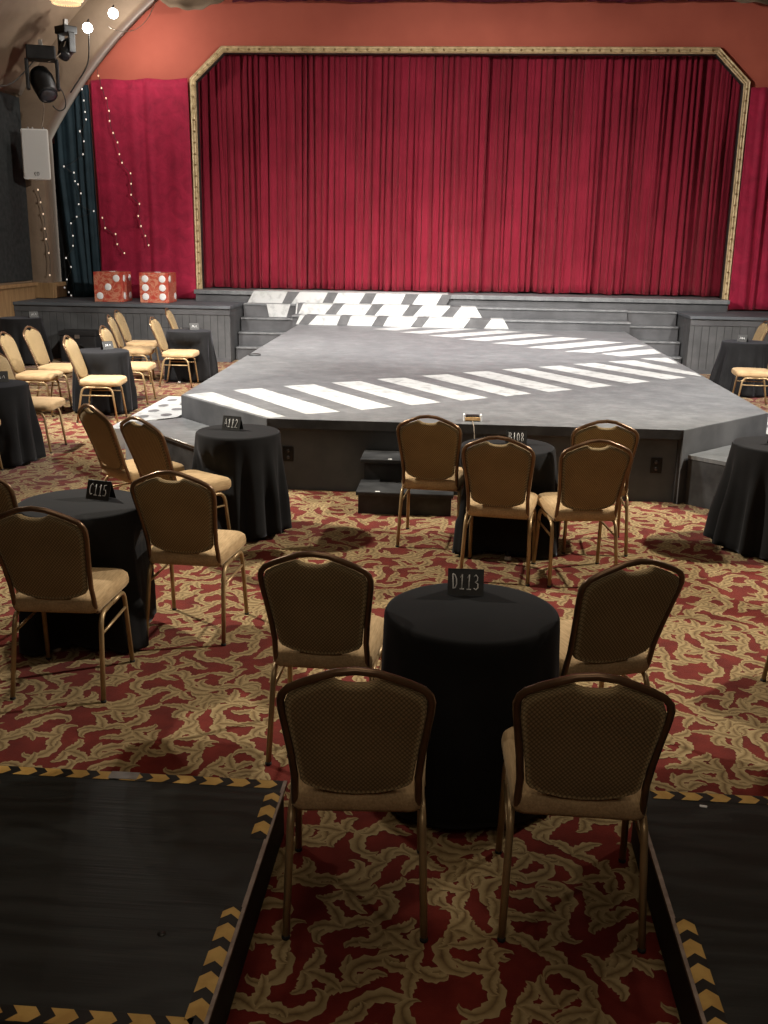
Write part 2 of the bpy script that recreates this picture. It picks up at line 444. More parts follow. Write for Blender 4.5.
def build_thrust():
    t = thing('thrust_stage', 'big grey eight-sided thrust stage with slanting white floor stripes in front of the curtain', 'stage', (0, 7.85, 0))
    O = (0, -7.85, 0)
    P = [(-1.53, 7.85), (1.76, 7.87), (2.68, 8.84), (2.66, 16.78), (-2.72, 16.78), (-2.53, 8.94)]
    b = MB(M['deck'], M['deck_edge'], M['stripe'])
    lo = b.verts([(x, y, .525) for x, y in P]); hi = b.verts([(x, y, .6) for x, y in P])
    b.face(hi)
    for i in range(6):
        j = (i+1) % 6; b.mi = 1 if i == 0 else 0
        b.face([lo[i], lo[j], hi[j], hi[i]])
    b.face(lo[::-1])
    b.mi = 2
    near = [[(-2.50, 8.96), (-2.30, 9.16), (-1.40, 7.96), (-1.515, 7.872)],
            [(-2.14, 9.32), (-1.90, 9.49), (-.99, 8.27), (-1.25, 8.10)]]
    for i, (tx, ty, bx, by) in enumerate(((-1.72, 9.67, -.57, 8.60), (-1.29, 9.99, -.16, 8.92), (-.86, 10.34, .27, 9.26), (-.41, 10.70, .69, 9.60), (.03, 11.06, 1.11, 9.94), (.47, 11.42, 1.55, 10.30), (.90, 11.74, 2.00, 10.70), (1.34, 12.10, 2.46, 11.10))):
        near.append([(tx, ty), (tx+.28, ty+.17), (bx, by), (bx-.25, by-.21)])
    near += [[(1.80, 12.45), (2.15, 12.66), (2.65, 11.55), (2.65, 11.22)], [(2.26, 12.88), (2.62, 13.04), (2.65, 12.6), (2.62, 12.35)]]
    far = [[(1.83, 13.33), (2.64, 14.12), (2.64, 13.55), (2.06, 13.06)]]
    for k in range(7):
        ox, oy = -.465*k, .46*k
        if k == 0: far.append([(1.36, 13.50), (2.50, 14.68), (2.65, 14.55), (1.74, 13.42)][0:4])
        elif k < 6:
            q = [(1.36+ox, 13.46+oy), (2.46+ox, 14.66+oy), (2.83+ox, 14.48+oy), (1.74+ox, 13.30+oy)]
            if k == 5: q = [(1.36+ox, 13.46+oy), (2.20+ox, 14.42+oy), (2.60+ox, 14.42+oy), (1.74+ox, 13.30+oy)]
            far.append(q)
        else: far.append([(-1.43, 16.22), (-1.0, 16.74), (-.6, 16.74), (-1.05, 16.06)])
    parallelogram_faces(b, near+far, .6012)
    b.build('deck', t, loc=O)
    s = MB(M['stage_grey'], M['riser_grey'])
    Q = [(-1.50, 7.93), (1.74, 7.93), (2.65, 8.86), (2.63, 16.75), (-2.69, 16.75), (-2.50, 8.96)]
    lo = s.verts([(x, y, 0) for x, y in Q]); hi = s.verts([(x, y, .525) for x, y in Q])
    for i in range(6):
        j = (i+1) % 6; s.mi = 0 if i == 0 else 1
        s.face([lo[i], lo[j], hi[j], hi[i]])
    s.build('skirt', t, loc=O)
    # the slanting front corners are boxed flush with the deck
    for (ax, ay), (bx, by) in (((1.76, 7.87), (2.68, 8.84)), ((-2.53, 8.94), (-1.53, 7.85))):
        c = MB(M['riser_grey']); d = Vector((bx-ax, by-ay)).normalized(); nrm = Vector((d.y, -d.x))*.006
        a0, a1 = Vector((ax, ay))+nrm, Vector((bx, by))+nrm
        i0, i1 = Vector((ax, ay))-nrm*8+d*.02, Vector((bx, by))-nrm*8-d*.02
        c.prism([tuple(a0), tuple(a1), tuple(i1), tuple(i0)], 0, .596)
        c.build('corner_panel', t, loc=O)
    for x, y in ((-1.525, 7.905), (1.755, 7.925)):
        k = MB(M['deck_edge']); k.box(x-.02, x+.02, y-.045, y+.045, 0, .59, .006); k.build('corner_post', t, loc=O)
build_thrust()

def build_main_stage():
    t = thing('main_stage', 'upper stage floor behind the thrust, reaching under the red curtain', 'stage', (0, 17.5, 0)); O = (0, -17.5, 0)
    b = MB(M['deck'], M['riser_grey']); b.box(-4.66, 4.47, 17.47, 19.28, 1.03, 1.10, .008); b.build('deck', t, loc=O)
    f = MB(M['riser_grey'], M['stripe'], M['check_grey']); f.box(-4.64, 4.45, 17.52, 19.2, .0, 1.03)
    f.build('front_panel', t, loc=O)
    f = MB(M['stripe'], M['check_grey'])
    paint(f, 17.466, .86, 1.098, [-3.74, -3.13, -2.98, -2.44, -2.26, -1.81, -1.59, -1.08, -.90, -.48, -.31], [-3.6, -3.01, -2.80, -2.31, -2.13, -1.66, -1.47, -.97, -.74, -.35, -.18])
    f.mi = 0; f.box(-3.62, -.25, 17.485, 17.98, 1.1005, 1.1035)
    f.build('painted_checks', t, loc=O)
def paint(f, y, z0, z1, bot, top):
    # alternating white / grey slanted checks on a thin painted skin
    for i in range(len(bot)-1):
        f.mi = i % 2
        q = [(bot[i], z0), (bot[i+1], z0), (top[i+1], z1), (top[i], z1)]
        a = f.verts([(x, y-.003, z) for x, z in q]); c = f.verts([(x, y, z) for x, z in q])
        f.face(a); f.face(c[::-1])
        for j in range(4): f.face([a[j], a[(j+1) % 4], c[(j+1) % 4], c[j]])
build_main_stage()

def build_center_steps():
    t = thing('stage_steps', 'wide central steps painted with a slanted white and grey check band below the curtain', 'steps', (0, 16.8, 0)); O = (0, -16.8, 0)
    for nm, y0, z0, z1, bot, top in (('lower_step', 16.79, .6, .75, [-2.76, -2.72, -2.55, -2.07, -1.90, -1.49, -1.30, -.84, -.65, .03, .37, .78], [-2.69, -2.61, -2.41, -2.01, -1.84, -1.40, -1.22, -.73, -.54, .14, .48, .69]),
                                     ('upper_step', 17.14, .75, .92, [-2.82, -2.80, -2.77, -2.32, -2.13, -1.64, -1.47, -1.01, -.82, -.35, -.15, .34], [-2.80, -2.78, -2.69, -2.18, -2.0, -1.52, -1.33, -.89, -.67, -.20, -.02, .23])):
        b = MB(M['riser_grey'], M['deck']); b.box(-2.82, 2.74, y0+.012, 17.44 if nm == 'upper_step' else 17.13, z0 if nm == 'upper_step' else 0, z1-.03)
        b.mi = 1; b.box(-2.83, 2.75, y0-.008, 17.455 if nm == 'upper_step' else 17.13, z1-.03, z1, .006)
        o = b.build(nm, t, loc=O)
        f = MB(M['stripe'], M['check_grey']); paint(f, y0-.009, z0+.002, z1, bot, top)
        for i in range(0, len(top)-1):
            f.mi = i % 2; f.box(top[i], top[i+1], y0-.008, min(y0+.335, 17.44), z1+.0005, z1+.002)
        f.build('painted_checks', t, loc=O)
build_center_steps()

def build_side_steps(sx, label):
    x0, x1 = (-3.745, -2.84) if sx < 0 else (2.77, 3.57)
    xc, hw = (x0+x1)/2, (x1-x0)/2
    t = thing('side_steps', label, 'steps', (xc, 16.3, 0), 0, 'grey steps beside the stage platforms'); O = (0, -16.3, 0)
    for k, (y0, z1) in enumerate(((16.60, .225), (16.82, .45), (17.04, .675), (17.26, .90))):
        b = MB(M['riser_grey'], M['deck']); b.box(-hw, hw, y0+.02, 17.44, z1-.225 if k else 0, z1-.03)
        b.mi = 1; b.box(-hw-.003, hw+.003, y0, 17.455 if k == 3 else y0+.22, z1-.03, z1, .006)
        b.build('step', t, loc=O)
    if sx < 0:
        f = MB(M['stripe'], M['check_grey'])
        paint(f, 17.257, .68, .898, [x-xc for x in (-3.30, -3.0)], [x-xc for x in (-3.34, -2.93)]); f.build('painted_check', t, loc=O)
    return t
build_side_steps(-1, 'grey side steps at left of the checked stairs, one riser painted white')
build_side_steps(1, 'plain grey side steps at right, next to the right stage platform')

def build_wing(sx, label):
    t = thing('stage_platform', label, 'platform', (0, 0, 0), 0, 'beadboard platforms flanking the stage')
    xi, xo = (-3.77, -WX+.063) if sx < 0 else (3.60, WX-.063)
    xa, xb = min(xi, xo), max(xi, xo)
    b = MB(M['stage_grey']); b.box(xa-(0 if sx < 0 else .02), xb+(.02 if sx < 0 else 0), 16.28, 17.46, .86, .91, .01)
    o = b.build('deck', t)
    # strip of deck beside the frame, outside the main stage
    b = MB(M['stage_grey']); 
    if sx < 0: b.box(xa, -4.68, 17.46, 17.88, .86, .91)
    else: b.box(4.47, xb, 17.46, 17.88, .86, .91)
    b.build('rear_deck', t)
    b = MB(M['bead']); b.box(xa, xb, 16.33, 17.44, 0, .86); b.build('front_panel', t)
    b = MB(M['riser_grey']); b.box(xa, xb, 16.315, 16.33, .76, .86, .004); b.build('top_rail', t)
    b = MB(M['riser_grey']); b.box(xa, xb, 16.315, 16.33, 0, .07, .004); b.build('bottom_rail', t)
    if sx < 0:
        b = MB(M['black_drape']); b.box(-4.95, -4.25, 16.3265, 16.33, .54, .546); b.box(-4.95, -4.945, 16.3265, 16.33, .12, .54); b.box(-4.255, -4.25, 16.3265, 16.33, .12, .54); b.build('hatch_joint', t)
        
        for x in (-4.645, -4.585): b = MB(M['steel']); b.box(x-.015, x+.015, 16.312, 16.33, .525, .545, .003); b.build('hatch_catch', t)
    return t
build_wing(-1, 'dark grey beadboard platform left of the stage, carrying the two big dice')
build_wing(1, 'dark grey beadboard platform right of the stage, behind the right-hand far table')

def build_box_steps():
    t = thing('box_steps', 'small black two-tread box steps against the middle of the thrust stage front', 'steps', (-.38, 7.5, 0)); O = (.38, -7.5, 0)
    b = MB(M['deck_edge']); b.box(-.73, -.03, 7.26, 7.90, 0, .15); b.box(-.72, -.04, 7.62, 7.90, .15, .33); b.build('body', t, loc=O)
    for y0, z in ((7.22, .18), (7.54, .36)):
        b = MB(M['deck_edge']); b.box(-.745, -.015, y0, 7.62 if z < .3 else 7.92, z-.03, z, .006); b.build('tread', t, loc=O)
    
    for q in ((-.6, -.565, 7.228, 7.25, .1802, .1825), (-.53, -.5, 7.555, 7.575, .3602, .362)): b = MB(M['white_bit']); b.box(*q); b.build('paint_chip', t, loc=O)
build_box_steps()

def corner_step(sx, label):
    # step box along the slanting front corner of the thrust
    if sx > 0: a, c = Vector((1.815, 7.905)), Vector((2.60, 8.73))
    else: a, c = Vector((-1.62, 7.93)), Vector((-2.50, 8.885))
    d = (c-a).normalized(); n = Vector((d.y, -d.x))*(1 if sx > 0 else -1)
    t = thing('corner_step', label, 'steps', (a.x, a.y, 0), 0, 'low steps on the slanted stage corners')
    def q(w, e=0): 
        p = [a-d*e+n*.012, c+d*e+n*.012, c+d*e+n*w, a-d*e+n*w]
        p = [(v.x-a.x, v.y-a.y) for v in p]
        return p if sx < 0 else p[::-1]
    b = MB(M['deck_edge']); b.prism(q(.50), 0, .37); b.build('body', t)
    b = MB(M['deck']); b.prism(q(.52, .008), .37, .40); b.build('tread', t)
    e = MB(M['steel']); 
    p0, p1 = a+n*.523-d*.008, c+n*.523+d*.008
    e.tube([(p0.x-a.x, p0.y-a.y, .393), (p1.x-a.x, p1.y-a.y, .393)], .007, 6); e.build('nosing', t)
corner_step(-1, 'low grey step with pale worn edge at the left slanted stage corner, behind table A112')
corner_step(1, 'low grey step at the right slanted stage corner, beside the right front table')

def dotted_steps(sx, label):
    X0 = 2.57 if sx < 0 else 2.71
    t = thing('dotted_steps', label, 'steps', (sx*X0, 9.5, 0), 0, 'white steps with grey dots at the sides of the stage')
    up = [(0, -.59), (.32, -.90), (.43, -.80), (.43, .60), (0, .60)]
    low = [(.435, -.20), (.80, -.20), (.80, .62), (.435, .62)]
    for poly, z, dots in ((up, .40, [(.13, -.50), (.31, -.62), (.12, -.18), (.31, -.30), (.13, .14), (.31, .02), (.14, .46), (.32, .36)]), (low, .20, [(.54, -.06), (.70, .12), (.54, .30), (.70, .48)])):
        p = [(sx*x, y) for x, y in poly]
        if sx > 0: p = p[::-1]
        b = MB(M['stripe'], M['dot_grey']); b.prism(p[::-1], 0, z); b.mi = 1
        for dx, dy in dots: b.poly([(sx*dx+.05*math.cos(q), dy+.075*math.sin(q), z+.002) for q in [2*PI*i/20 for i in range(20)]])
        b.build('step', t)
dotted_steps(-1, 'white steps with grey dots at left end of the thrust stage')
dotted_steps(1, 'white dotted steps at right end of the thrust stage, cut by the photo edge')

def outlet(x, label):
    t = thing('power_outlet', label, 'outlet', (x, 7.93, .30), 0, 'black outlets on the stage front')
    b = MB(M['black_plastic']); b.box(-.045, .045, -.012, -.0005, -.062, .062, .005); b.build('plate', t)
    for z in (.027, -.027):
        b = MB(M['lens']); b.lathe([(.017, 0), (.017, .004), (.0, .004)], (0, -.012, z), 14, (0, -1, 0)); b.build('socket', t)
outlet(-1.375, 'black power outlet on the stage front just right of table A112')
outlet(1.585, 'black power outlet on the right end of the stage front')

# ------------------------------------------------------------------ proscenium frame and fabrics
def build_proscenium():
    t = thing('proscenium_frame', 'gold studded picture frame moulding around the red curtain', 'frame', (0, 17.9, 1.1)); O = (0, -17.9, -1.1)
    path = [(-4.645, .915), (-4.645, 4.53), (-4.13, 5.0), (3.96, 5.0), (4.465, 4.52), (4.465, .915)]
    def off(d):
        out = []
        for i, (x, z) in enumerate(path):
            def nrm(a, b): v = Vector((b[0]-a[0], b[1]-a[1])).normalized(); return Vector((-v.y, v.x))
            n1 = nrm(path[i-1], path[i]) if i else None; n2 = nrm(path[i], path[i+1]) if i < 5 else None
            if n1 is None: m = n2
            elif n2 is None: m = n1
            else: m = (n1+n2); m = m/m.dot(n1)
            out.append((x+m.x*d, z+m.y*d))
        return out
    prof = [(.06, 17.897), (.06, 17.83), (.045, 17.80), (.025, 17.815), (0, 17.80), (-.02, 17.815), (-.032, 17.80), (-.045, 17.83), (-.045, 17.897)]
    b = MB(M['gold_frame'])
    b.loops([[(x, y, z) for x, z in off(d)] for d, y in prof], closed=False, smooth=False); b.build('moulding', t, loc=O)
    b = MB(M['black_frame'])
    b.loops([[(x, y, z) for x, z in off(d)] for d, y in ((-.043, 17.84), (-.054, 17.85), (-.054, 17.97), (-.03, 17.97))], closed=False, smooth=False); b.build('reveal', t, loc=O)
    st = None
    for i in range(5):
        a, c = Vector(path[i]), Vector(path[i+1]); n = max(1, int((c-a).length/.176))
        for k in range(n):
            p = a + (c-a)*((k+.5)/n)
            if st is None:
                b = MB(M['gold_stud']); b.ball((0, 0, 0), .019, 8, 5); st = b.build('stud', t); o = st
            else: o = st.copy(); COL.objects.link(o)
            o.location = (p.x, 17.80+O[1], p.y+O[2])
build_proscenium()

def curtain(name, x0, x1, y, z0, z1, mat, seed, pitch, amp, ztop=None, xl=None, hem=.02, nz=26, drift=.03, n_per=9, flat=.35):
    rnd = random.Random(seed); W = x1-x0; nx = int(W/pitch*n_per)
    # irregular pleats: phase runs unevenly along the width
    ph = [0.0]
    for i in range(nx): ph.append(ph[-1] + 2*PI/n_per*(.55+.9*abs(math.sin(i*.013*7+seed))*rnd.uniform(.6, 1.3)))
    am = [amp*(.45+.55*abs(math.sin(i*.09+seed)) + .25*math.sin(i*.41)) for i in range(nx+1)]
    b = MB(mat); rings = []
    for j in range(nz+1):
        s = j/nz
        row = []
        for i in range(nx+1):
            u = i/nx; xl_ = x0 if xl is None else xl(s); x = xl_ + (x1-xl_)*u
            zt = z1 if ztop is None else ztop(x)
            zb = z0 + hem*math.sin(ph[i]*.13+seed) + hem*.6*math.sin(ph[i]*.5)
            z = zb + (zt-zb)*s
            lo = 1-s
            p = ph[i]
            d = am[i]*((1-flat*s)*math.sin(p + .5*math.sin(3*lo+i*.02)) + .35*math.sin(2.1*p+1.3))
            d += amp*.9*lo*math.sin(p*.21+seed*2)
            row.append((x + drift*lo*math.sin(p*.33+seed) + .25*amp*math.cos(p), y + d, z))
        rings.append(row)
    b.loops(rings, closed=False)
    o = b.build(name); solid(o, .006)
    return o
o = curtain('stage_curtain', -4.95, .29, 18.19, 1.115, 5.25, M['curtain'], 3, .125, .085, hem=.008)
tag(o, 'left half of the tall pleated red stage curtain', 'curtain', 'red stage curtain halves')
o = curtain('stage_curtain', .21, 4.85, 18.36, 1.125, 5.25, M['curtain'], 8, .13, .09, hem=.008)
tag(o, 'right half of the tall pleated red stage curtain', 'curtain', 'red stage curtain halves')
def velvet_left(s): return -6.39+.02*math.sin(5*s)
o = curtain('velvet_drape', -6.39, -4.735, 17.80, .922, 4.5, M['red_velvet'], 5, .42, .014, xl=velvet_left, hem=.008, ztop=lambda x: 4.52+.015*(x+6.4)+.012*math.sin(x*9), n_per=16, drift=.03)
tag(o, 'flat crushed red velvet drape on the wall left of the curtain, behind the dice', 'drape', 'red velvet drapes beside the stage frame')
o = curtain('velvet_drape', 4.52, 6.4, 17.76, .93, 4.45, M['red_velvet'], 6, .24, .035, hem=.012, n_per=12)
tag(o, 'gathered red velvet drape at the right edge, beside the gold frame', 'drape', 'red velvet drapes beside the stage frame')
o = curtain('satin_drape', -7.1, -6.43, 17.79, .925, 4.44, M['teal'], 11, .17, .03, xl=lambda s: -6.93-.17*min(1, s*1.7), hem=.006, n_per=12)
tag(o, 'dark teal satin drape with fairy lights in the left corner of the stage', 'drape')
o = curtain('black_drape', -7.36, -6.72, 17.855, .925, 3.5, M['black_drape'], 13, .2, .012, hem=.005, n_per=10)
tag(o, 'black cloth hanging behind the teal satin drape in the left corner', 'drape')
o = curtain('maroon_valance', -3.9, 6.2, 17.68, 5.70, 6.5, M['maroon'], 17, .3, .03, hem=.01, nz=6)
tag(o, 'dark maroon valance strip along the very top above the orange wall', 'valance')

def swag(name, x0, x1, z0, drop, label):
    b = MB(M['tan_cloth']); rings = []
    for j in range(11):
        v = j/10; row = []
        for i in range(25):
            u = i/24; sagz = 4*u*(1-u)
            z = z0 + .55*(1-v) - drop*v*(sagz**.7) - .25*v*abs(2*u-1)**2*0
            row.append((x0+(x1-x0)*u, 17.45+.06*math.sin(v*9+u*3)+.05*math.sin(u*14)*v, z + .012*math.sin(u*26)*v))
        rings.append(row)
    b.loops(rings, closed=False); o = b.build(name); solid(o, .008); tag(o, label, 'drape', 'tan fabric swags under the ceiling')
swag('fabric_swag', -5.10, -3.95, 5.72, .20, 'tan fabric swag hanging over the top left of the orange wall')
swag('fabric_swag', 3.95, 5.3, 5.72, .12, 'tan fabric swag at the top right corner above the orange wall')

# ------------------------------------------------------------------ fairy lights, speaker, lamps
def fairy(label, pts, y, bulb, group='fairy light strings', wire='wire'):
    t = thing('fairy_lights', label, 'string lights', (pts[0][0], y, pts[0][1]), 0, group)
    x0, z0 = pts[0]
    b = MB(M['wire']); P = []
    for (xa, za), (xb, zb) in zip(pts, pts[1:]):
        for k in range(3): f = k/3; P.append((xa+(xb-xa)*f-x0+.012*math.sin(k*2+xa*9), .012, za+(zb-za)*f-z0-.02*math.sin(PI*f)))
    P.append((pts[-1][0]-x0, .012, pts[-1][1]-z0))
    b.tube(P, .0045, 5); b.build('wire', t)
    for x, z in pts:
        q = MB(M[bulb]); q.ball((x-x0, -.008, z-z0), .0135, 8, 6, (1, 1, 1.25)); q.build('bulb', t)
fairy('fairy lights trailing down the flat red velvet drape in one long diagonal', [(-6.27, 4.72), (-6.23, 4.57), (-6.19, 4.38), (-6.12, 4.22), (-6.08, 4.02), (-6.08, 3.86), (-6.03, 3.67), (-5.96, 3.52), (-5.94, 3.33), (-5.9, 3.19), (-5.76, 3.02), (-5.76, 2.85), (-5.77, 2.67), (-5.63, 2.52), (-5.66, 2.32), (-5.62, 2.15), (-5.55, 1.99), (-5.5, 1.83)], 17.72, 'fairy')
fairy('short lower branch of fairy lights on the red velvet, above the left dice', [(-6.3, 2.28), (-6.26, 2.11), (-6.08, 2.01), (-6.06, 1.84), (-5.94, 1.69)], 17.72, 'fairy')
fairy('fairy lights winding down the dark teal drape to the platform', [(-6.52, 4.36), (-6.5, 4.18), (-6.49, 4.0), (-6.48, 3.88), (-6.6, 3.69), (-6.54, 3.53), (-6.57, 3.32), (-6.92, 3.12), (-6.75, 3.02), (-6.74, 2.88), (-6.69, 2.83), (-6.65, 2.68), (-6.7, 2.5), (-6.44, 2.39), (-6.75, 2.29), (-6.86, 2.18), (-6.84, 1.97), (-6.85, 1.8), (-6.99, 1.59), (-6.91, 1.44), (-7.0, 1.22), (-7.05, 1.08), (-6.98, 1.0), (-6.94, .945)], 17.70, 'fairy_cool')
fairy('fairy lights on a black wire hanging below the white speaker', [(-7.2, 2.71), (-7.17, 2.51), (-7.14, 2.32), (-7.13, 2.08), (-7.12, 1.91), (-7.09, 1.68), (-7.1, 1.31)], 17.2, 'fairy')

def build_speaker():
    t = thing('loudspeaker', 'white box loudspeaker mounted on the tan wall post at left', 'speaker', (-6.985, 16.75, 2.85), math.radians(14))
    w, h = .215, .77
    b = MB(M['white_plastic']); lo = [(-w, -.15), (w, -.15), (w*.7, .17), (-w*.7, .17)]; b.prism(lo, 0, h)
    bmesh.ops.bevel(b.bm, geom=b.bm.edges[:], offset=.012, segments=2, affect='EDGES'); b.build('cabinet', t)
    b = MB(M['grille']); b.box(-w+.018, w-.018, -.157, -.149, .02, h-.02, .003); b.build('grille', t)
    b = MB(M['black_plastic'])
    b.tube([(-.012+.022*math.cos(a), -.160, .085+.03*math.sin(a)) for a in [PI*.6+k*PI*.8/6 for k in range(7)]], .005, 5)
    b.tube([(.006, -.160, .055), (.006, -.160, .115)], .004, 5)
    b.tube([(.02+.014*math.cos(a), -.160, .085+.03*math.sin(a)) for a in [-PI*.4+k*PI*.8/6 for k in range(7)]], .005, 5)
    b.build('badge', t)
    b = MB(M['black_plastic']); b.box(-.05, .05, .16, .53, .38, .48, .008); b.build('bracket', t)
    for x in (-.12, -.05, .12):
        b = MB(M['steel']); b.lathe([(.014, 0), (.018, .02), (.012, .04), (.0, .045)], (x, .02, h), 10); b.build('rigging_knob', t)
build_speaker()

def build_stage_light(name, loc, rot, label, sc=1.0):
    t = thing(name, label, 'stage light', loc, rot)
    b = MB(M['black_plastic']); b.box(-.16*sc, .16*sc, -.14*sc, .14*sc, .02, .16*sc, .02); b.build('base', t)
    for s in (-1, 1):
        b = MB(M['black_plastic']); x0, x1 = sorted((s*.145*sc, s*.185*sc)); b.box(x0, x1, -.07*sc, .07*sc, -.30*sc, .04, .015); b.build('yoke_arm', t)
    h = MB(M['black_plastic'])
    ax = Vector((.25, -.62, -.75)).normalized(); c = Vector((0, 0, -.22*sc))
    h.lathe([(.02, -.17*sc), (.11*sc, -.15*sc), (.135*sc, -.05*sc), (.13*sc, .05*sc), (.115*sc, .17*sc), (.11*sc, .20*sc)], c, 20, ax); head = h.build('head', t)
    l = MB(M['lens']); l.lathe([(.095*sc, .2*sc), (.085*sc, .212*sc), (.05*sc, .225*sc), (0, .23*sc)], c, 20, ax); l.build('lens', head)
    g = MB(M['steel']); g.box(-.03, .03, -.03, .03, .16*sc, .16*sc+.10, .006); g.build('clamp', t)
build_stage_light('moving_head_light', (-6.62, 16.3, 4.56), math.radians(20), 'large black moving-head light with yoke on the left ceiling arch', 1.35)
build_stage_light('par_can_light', (-6.30, 16.55, 4.98), math.radians(-35), 'smaller black can light just above the moving-head light', .85)

def flood(loc, label, aim):
    t = thing('flood_lamp', label, 'lamp', loc, 0, 'bright lamps at the top left')
    ax = Vector(aim).normalized()
    b = MB(M['white_bit']); b.lathe([(.03, -.11), (.06, -.09), (.075, -.02), (.082, .03), (.074, .03), (.066, -.02)], (0, 0, 0), 20, ax); b.build('reflector', t)
    b = MB(M['lamp_on']); b.ball((0, 0, .0), .072, 16, 10); b.build('bulb', t)
    b = MB(M['black_plastic']); b.tube([tuple(-ax*.1), tuple(-ax*.14+Vector((0, 0, .03))), (-.03, .14, .14)], .012, 8); b.build('stem', t)
flood((-5.86, 16.3, 5.05), 'lower left of the two glowing white lamps by the ceiling arch', (.35, -.9, -.35))
flood((-5.45, 16.3, 5.25), 'upper right of the two glowing white lamps by the ceiling arch', (.4, -.9, -.35))

def cable(label, pts, r, mat, group=None):
    b = MB(M[mat]); o = Vector(pts[0]); P = []
    for a, c, d in zip(pts, pts[1:], pts[2:] + [None]): P += [Vector(a).lerp(Vector(c), k/3)-o for k in range(3)]
    P.append(Vector(pts[-1])-o)
    for _ in range(2): P = [P[0]] + [(P[i-1]+P[i]*2+P[i+1])/4 for i in range(1, len(P)-1)] + [P[-1]]
    b.tube([tuple(p) for p in P], r, 6); ob = b.build('cable', loc=tuple(o)); tag(ob, label, 'cable', group)
G = 'cables around the left stage lights'
cable('pale cable dropping from the moving-head light to the white speaker', [(-6.66, 16.35, 4.3), (-6.72, 16.5, 4.05), (-6.80, 16.7, 3.85), (-6.9, 16.78, 3.62)], .009, 'pale_wire', G)
cable('black cable sagging across the ceiling fabric left of the moving-head light', [(-6.70, 16.3, 4.62), (-6.9, 16.0, 4.25), (-7.05, 15.8, 4.12), (-7.15, 15.4, 4.16), (-7.2, 15.0, 4.3)], .01, 'wire', G)
cable('pale cable looping between the can light and the moving-head light', [(-6.28, 16.45, 4.88), (-6.32, 16.4, 4.72), (-6.42, 16.35, 4.62), (-6.52, 16.3, 4.56)], .009, 'pale_wire', G)
cable('dark cable with inline plug from the lamps down the fabric arch', [(-5.9, 16.45, 5.02), (-6.0, 16.7, 4.8), (-6.08, 16.85, 4.6), (-6.3, 16.9, 4.35), (-6.42, 16.9, 4.2)], .012, 'wire', G)
cable('black looped cable hanging at the right side of the moving-head light', [(-6.42, 16.4, 4.25), (-6.36, 16.5, 4.1), (-6.37, 16.55, 3.92), (-6.48, 16.5, 3.86), (-6.55, 16.45, 3.95)], .01, 'wire', G)
cable('pale wires strung from the lamps along the ceiling edge', [(-5.6, 16.5, 5.1), (-5.42, 16.5, 5.02), (-5.2, 16.55, 5.05), (-5.02, 16.6, 5.2), (-4.9, 16.65, 5.45)], .005, 'pale_wire', G)

def pendant():
    t = thing('ceiling_lamp', 'cream ceiling lamp shade cut by the top left photo edge', 'lamp', (-5.3, 14.0, 4.92))
    b = MB(M['shade']); b.lathe([(.17, .0), (.22, .03), (.25, .12), (.24, .2), (.1, .26), (.03, .28)], (0, 0, 0), 28); b.build('shade', t)
    b = MB(M['shade'])
    for k in range(36):
        a = 2*PI*k/36; b.ball((.175*math.cos(a), .175*math.sin(a), -.008), .013, 6, 4)
    b.build('fringe', t)
    b = MB(M['wire']); b.tube([(0, 0, .27), (0, 0, 1.25)], .008, 6); b.build('cord', t)
pendant()

# ------------------------------------------------------------------ dice
def die(loc, rz, front, side, top, label):
    t = thing('giant_die', label, 'dice', loc, rz, 'giant red dice on the left platform')
    s = .49; b = MB(M['dice']); b.box(-s/2, s/2, -s/2, s/2, 0, s, .012); b.build('body', t)
    G = {1: [(0, 0)], 2: [(-1, 1), (1, -1)], 3: [(-1, -1), (0, 0), (1, 1)], 4: [(-1, -1), (1, -1), (-1, 1), (1, 1)], 6: [(-1, -1), (1, -1), (-1, 0), (1, 0), (-1, 1), (1, 1)], 5: [(-1, -1), (1, -1), (0, 0), (-1, 1), (1, 1)]}
    for face, n in (('f', front), ('r', side), ('t', top)):
        for u, v in G[n]:
            u *= .145; v *= .145; q = MB(M['pip'])
            if face == 'f': c, ax = (u, -s/2, s/2+v), (0, -1, 0)
            elif face == 'r': c, ax = (s/2, u, s/2+v), (1, 0, 0)
            else: c, ax = (u, v, s), (0, 0, 1)
            q.lathe([(.058, .0005), (.058, .004), (.05, .007), (0, .008)], c, 20, ax); q.build('pip', t)
die((-5.91, 16.95, .91), 0, 3, 4, 1, 'giant red marbled die showing three white pips, the left one')
die((-5.13, 16.95, .91), 0, 6, 2, 1, 'giant red marbled die showing six white pips, the right one')

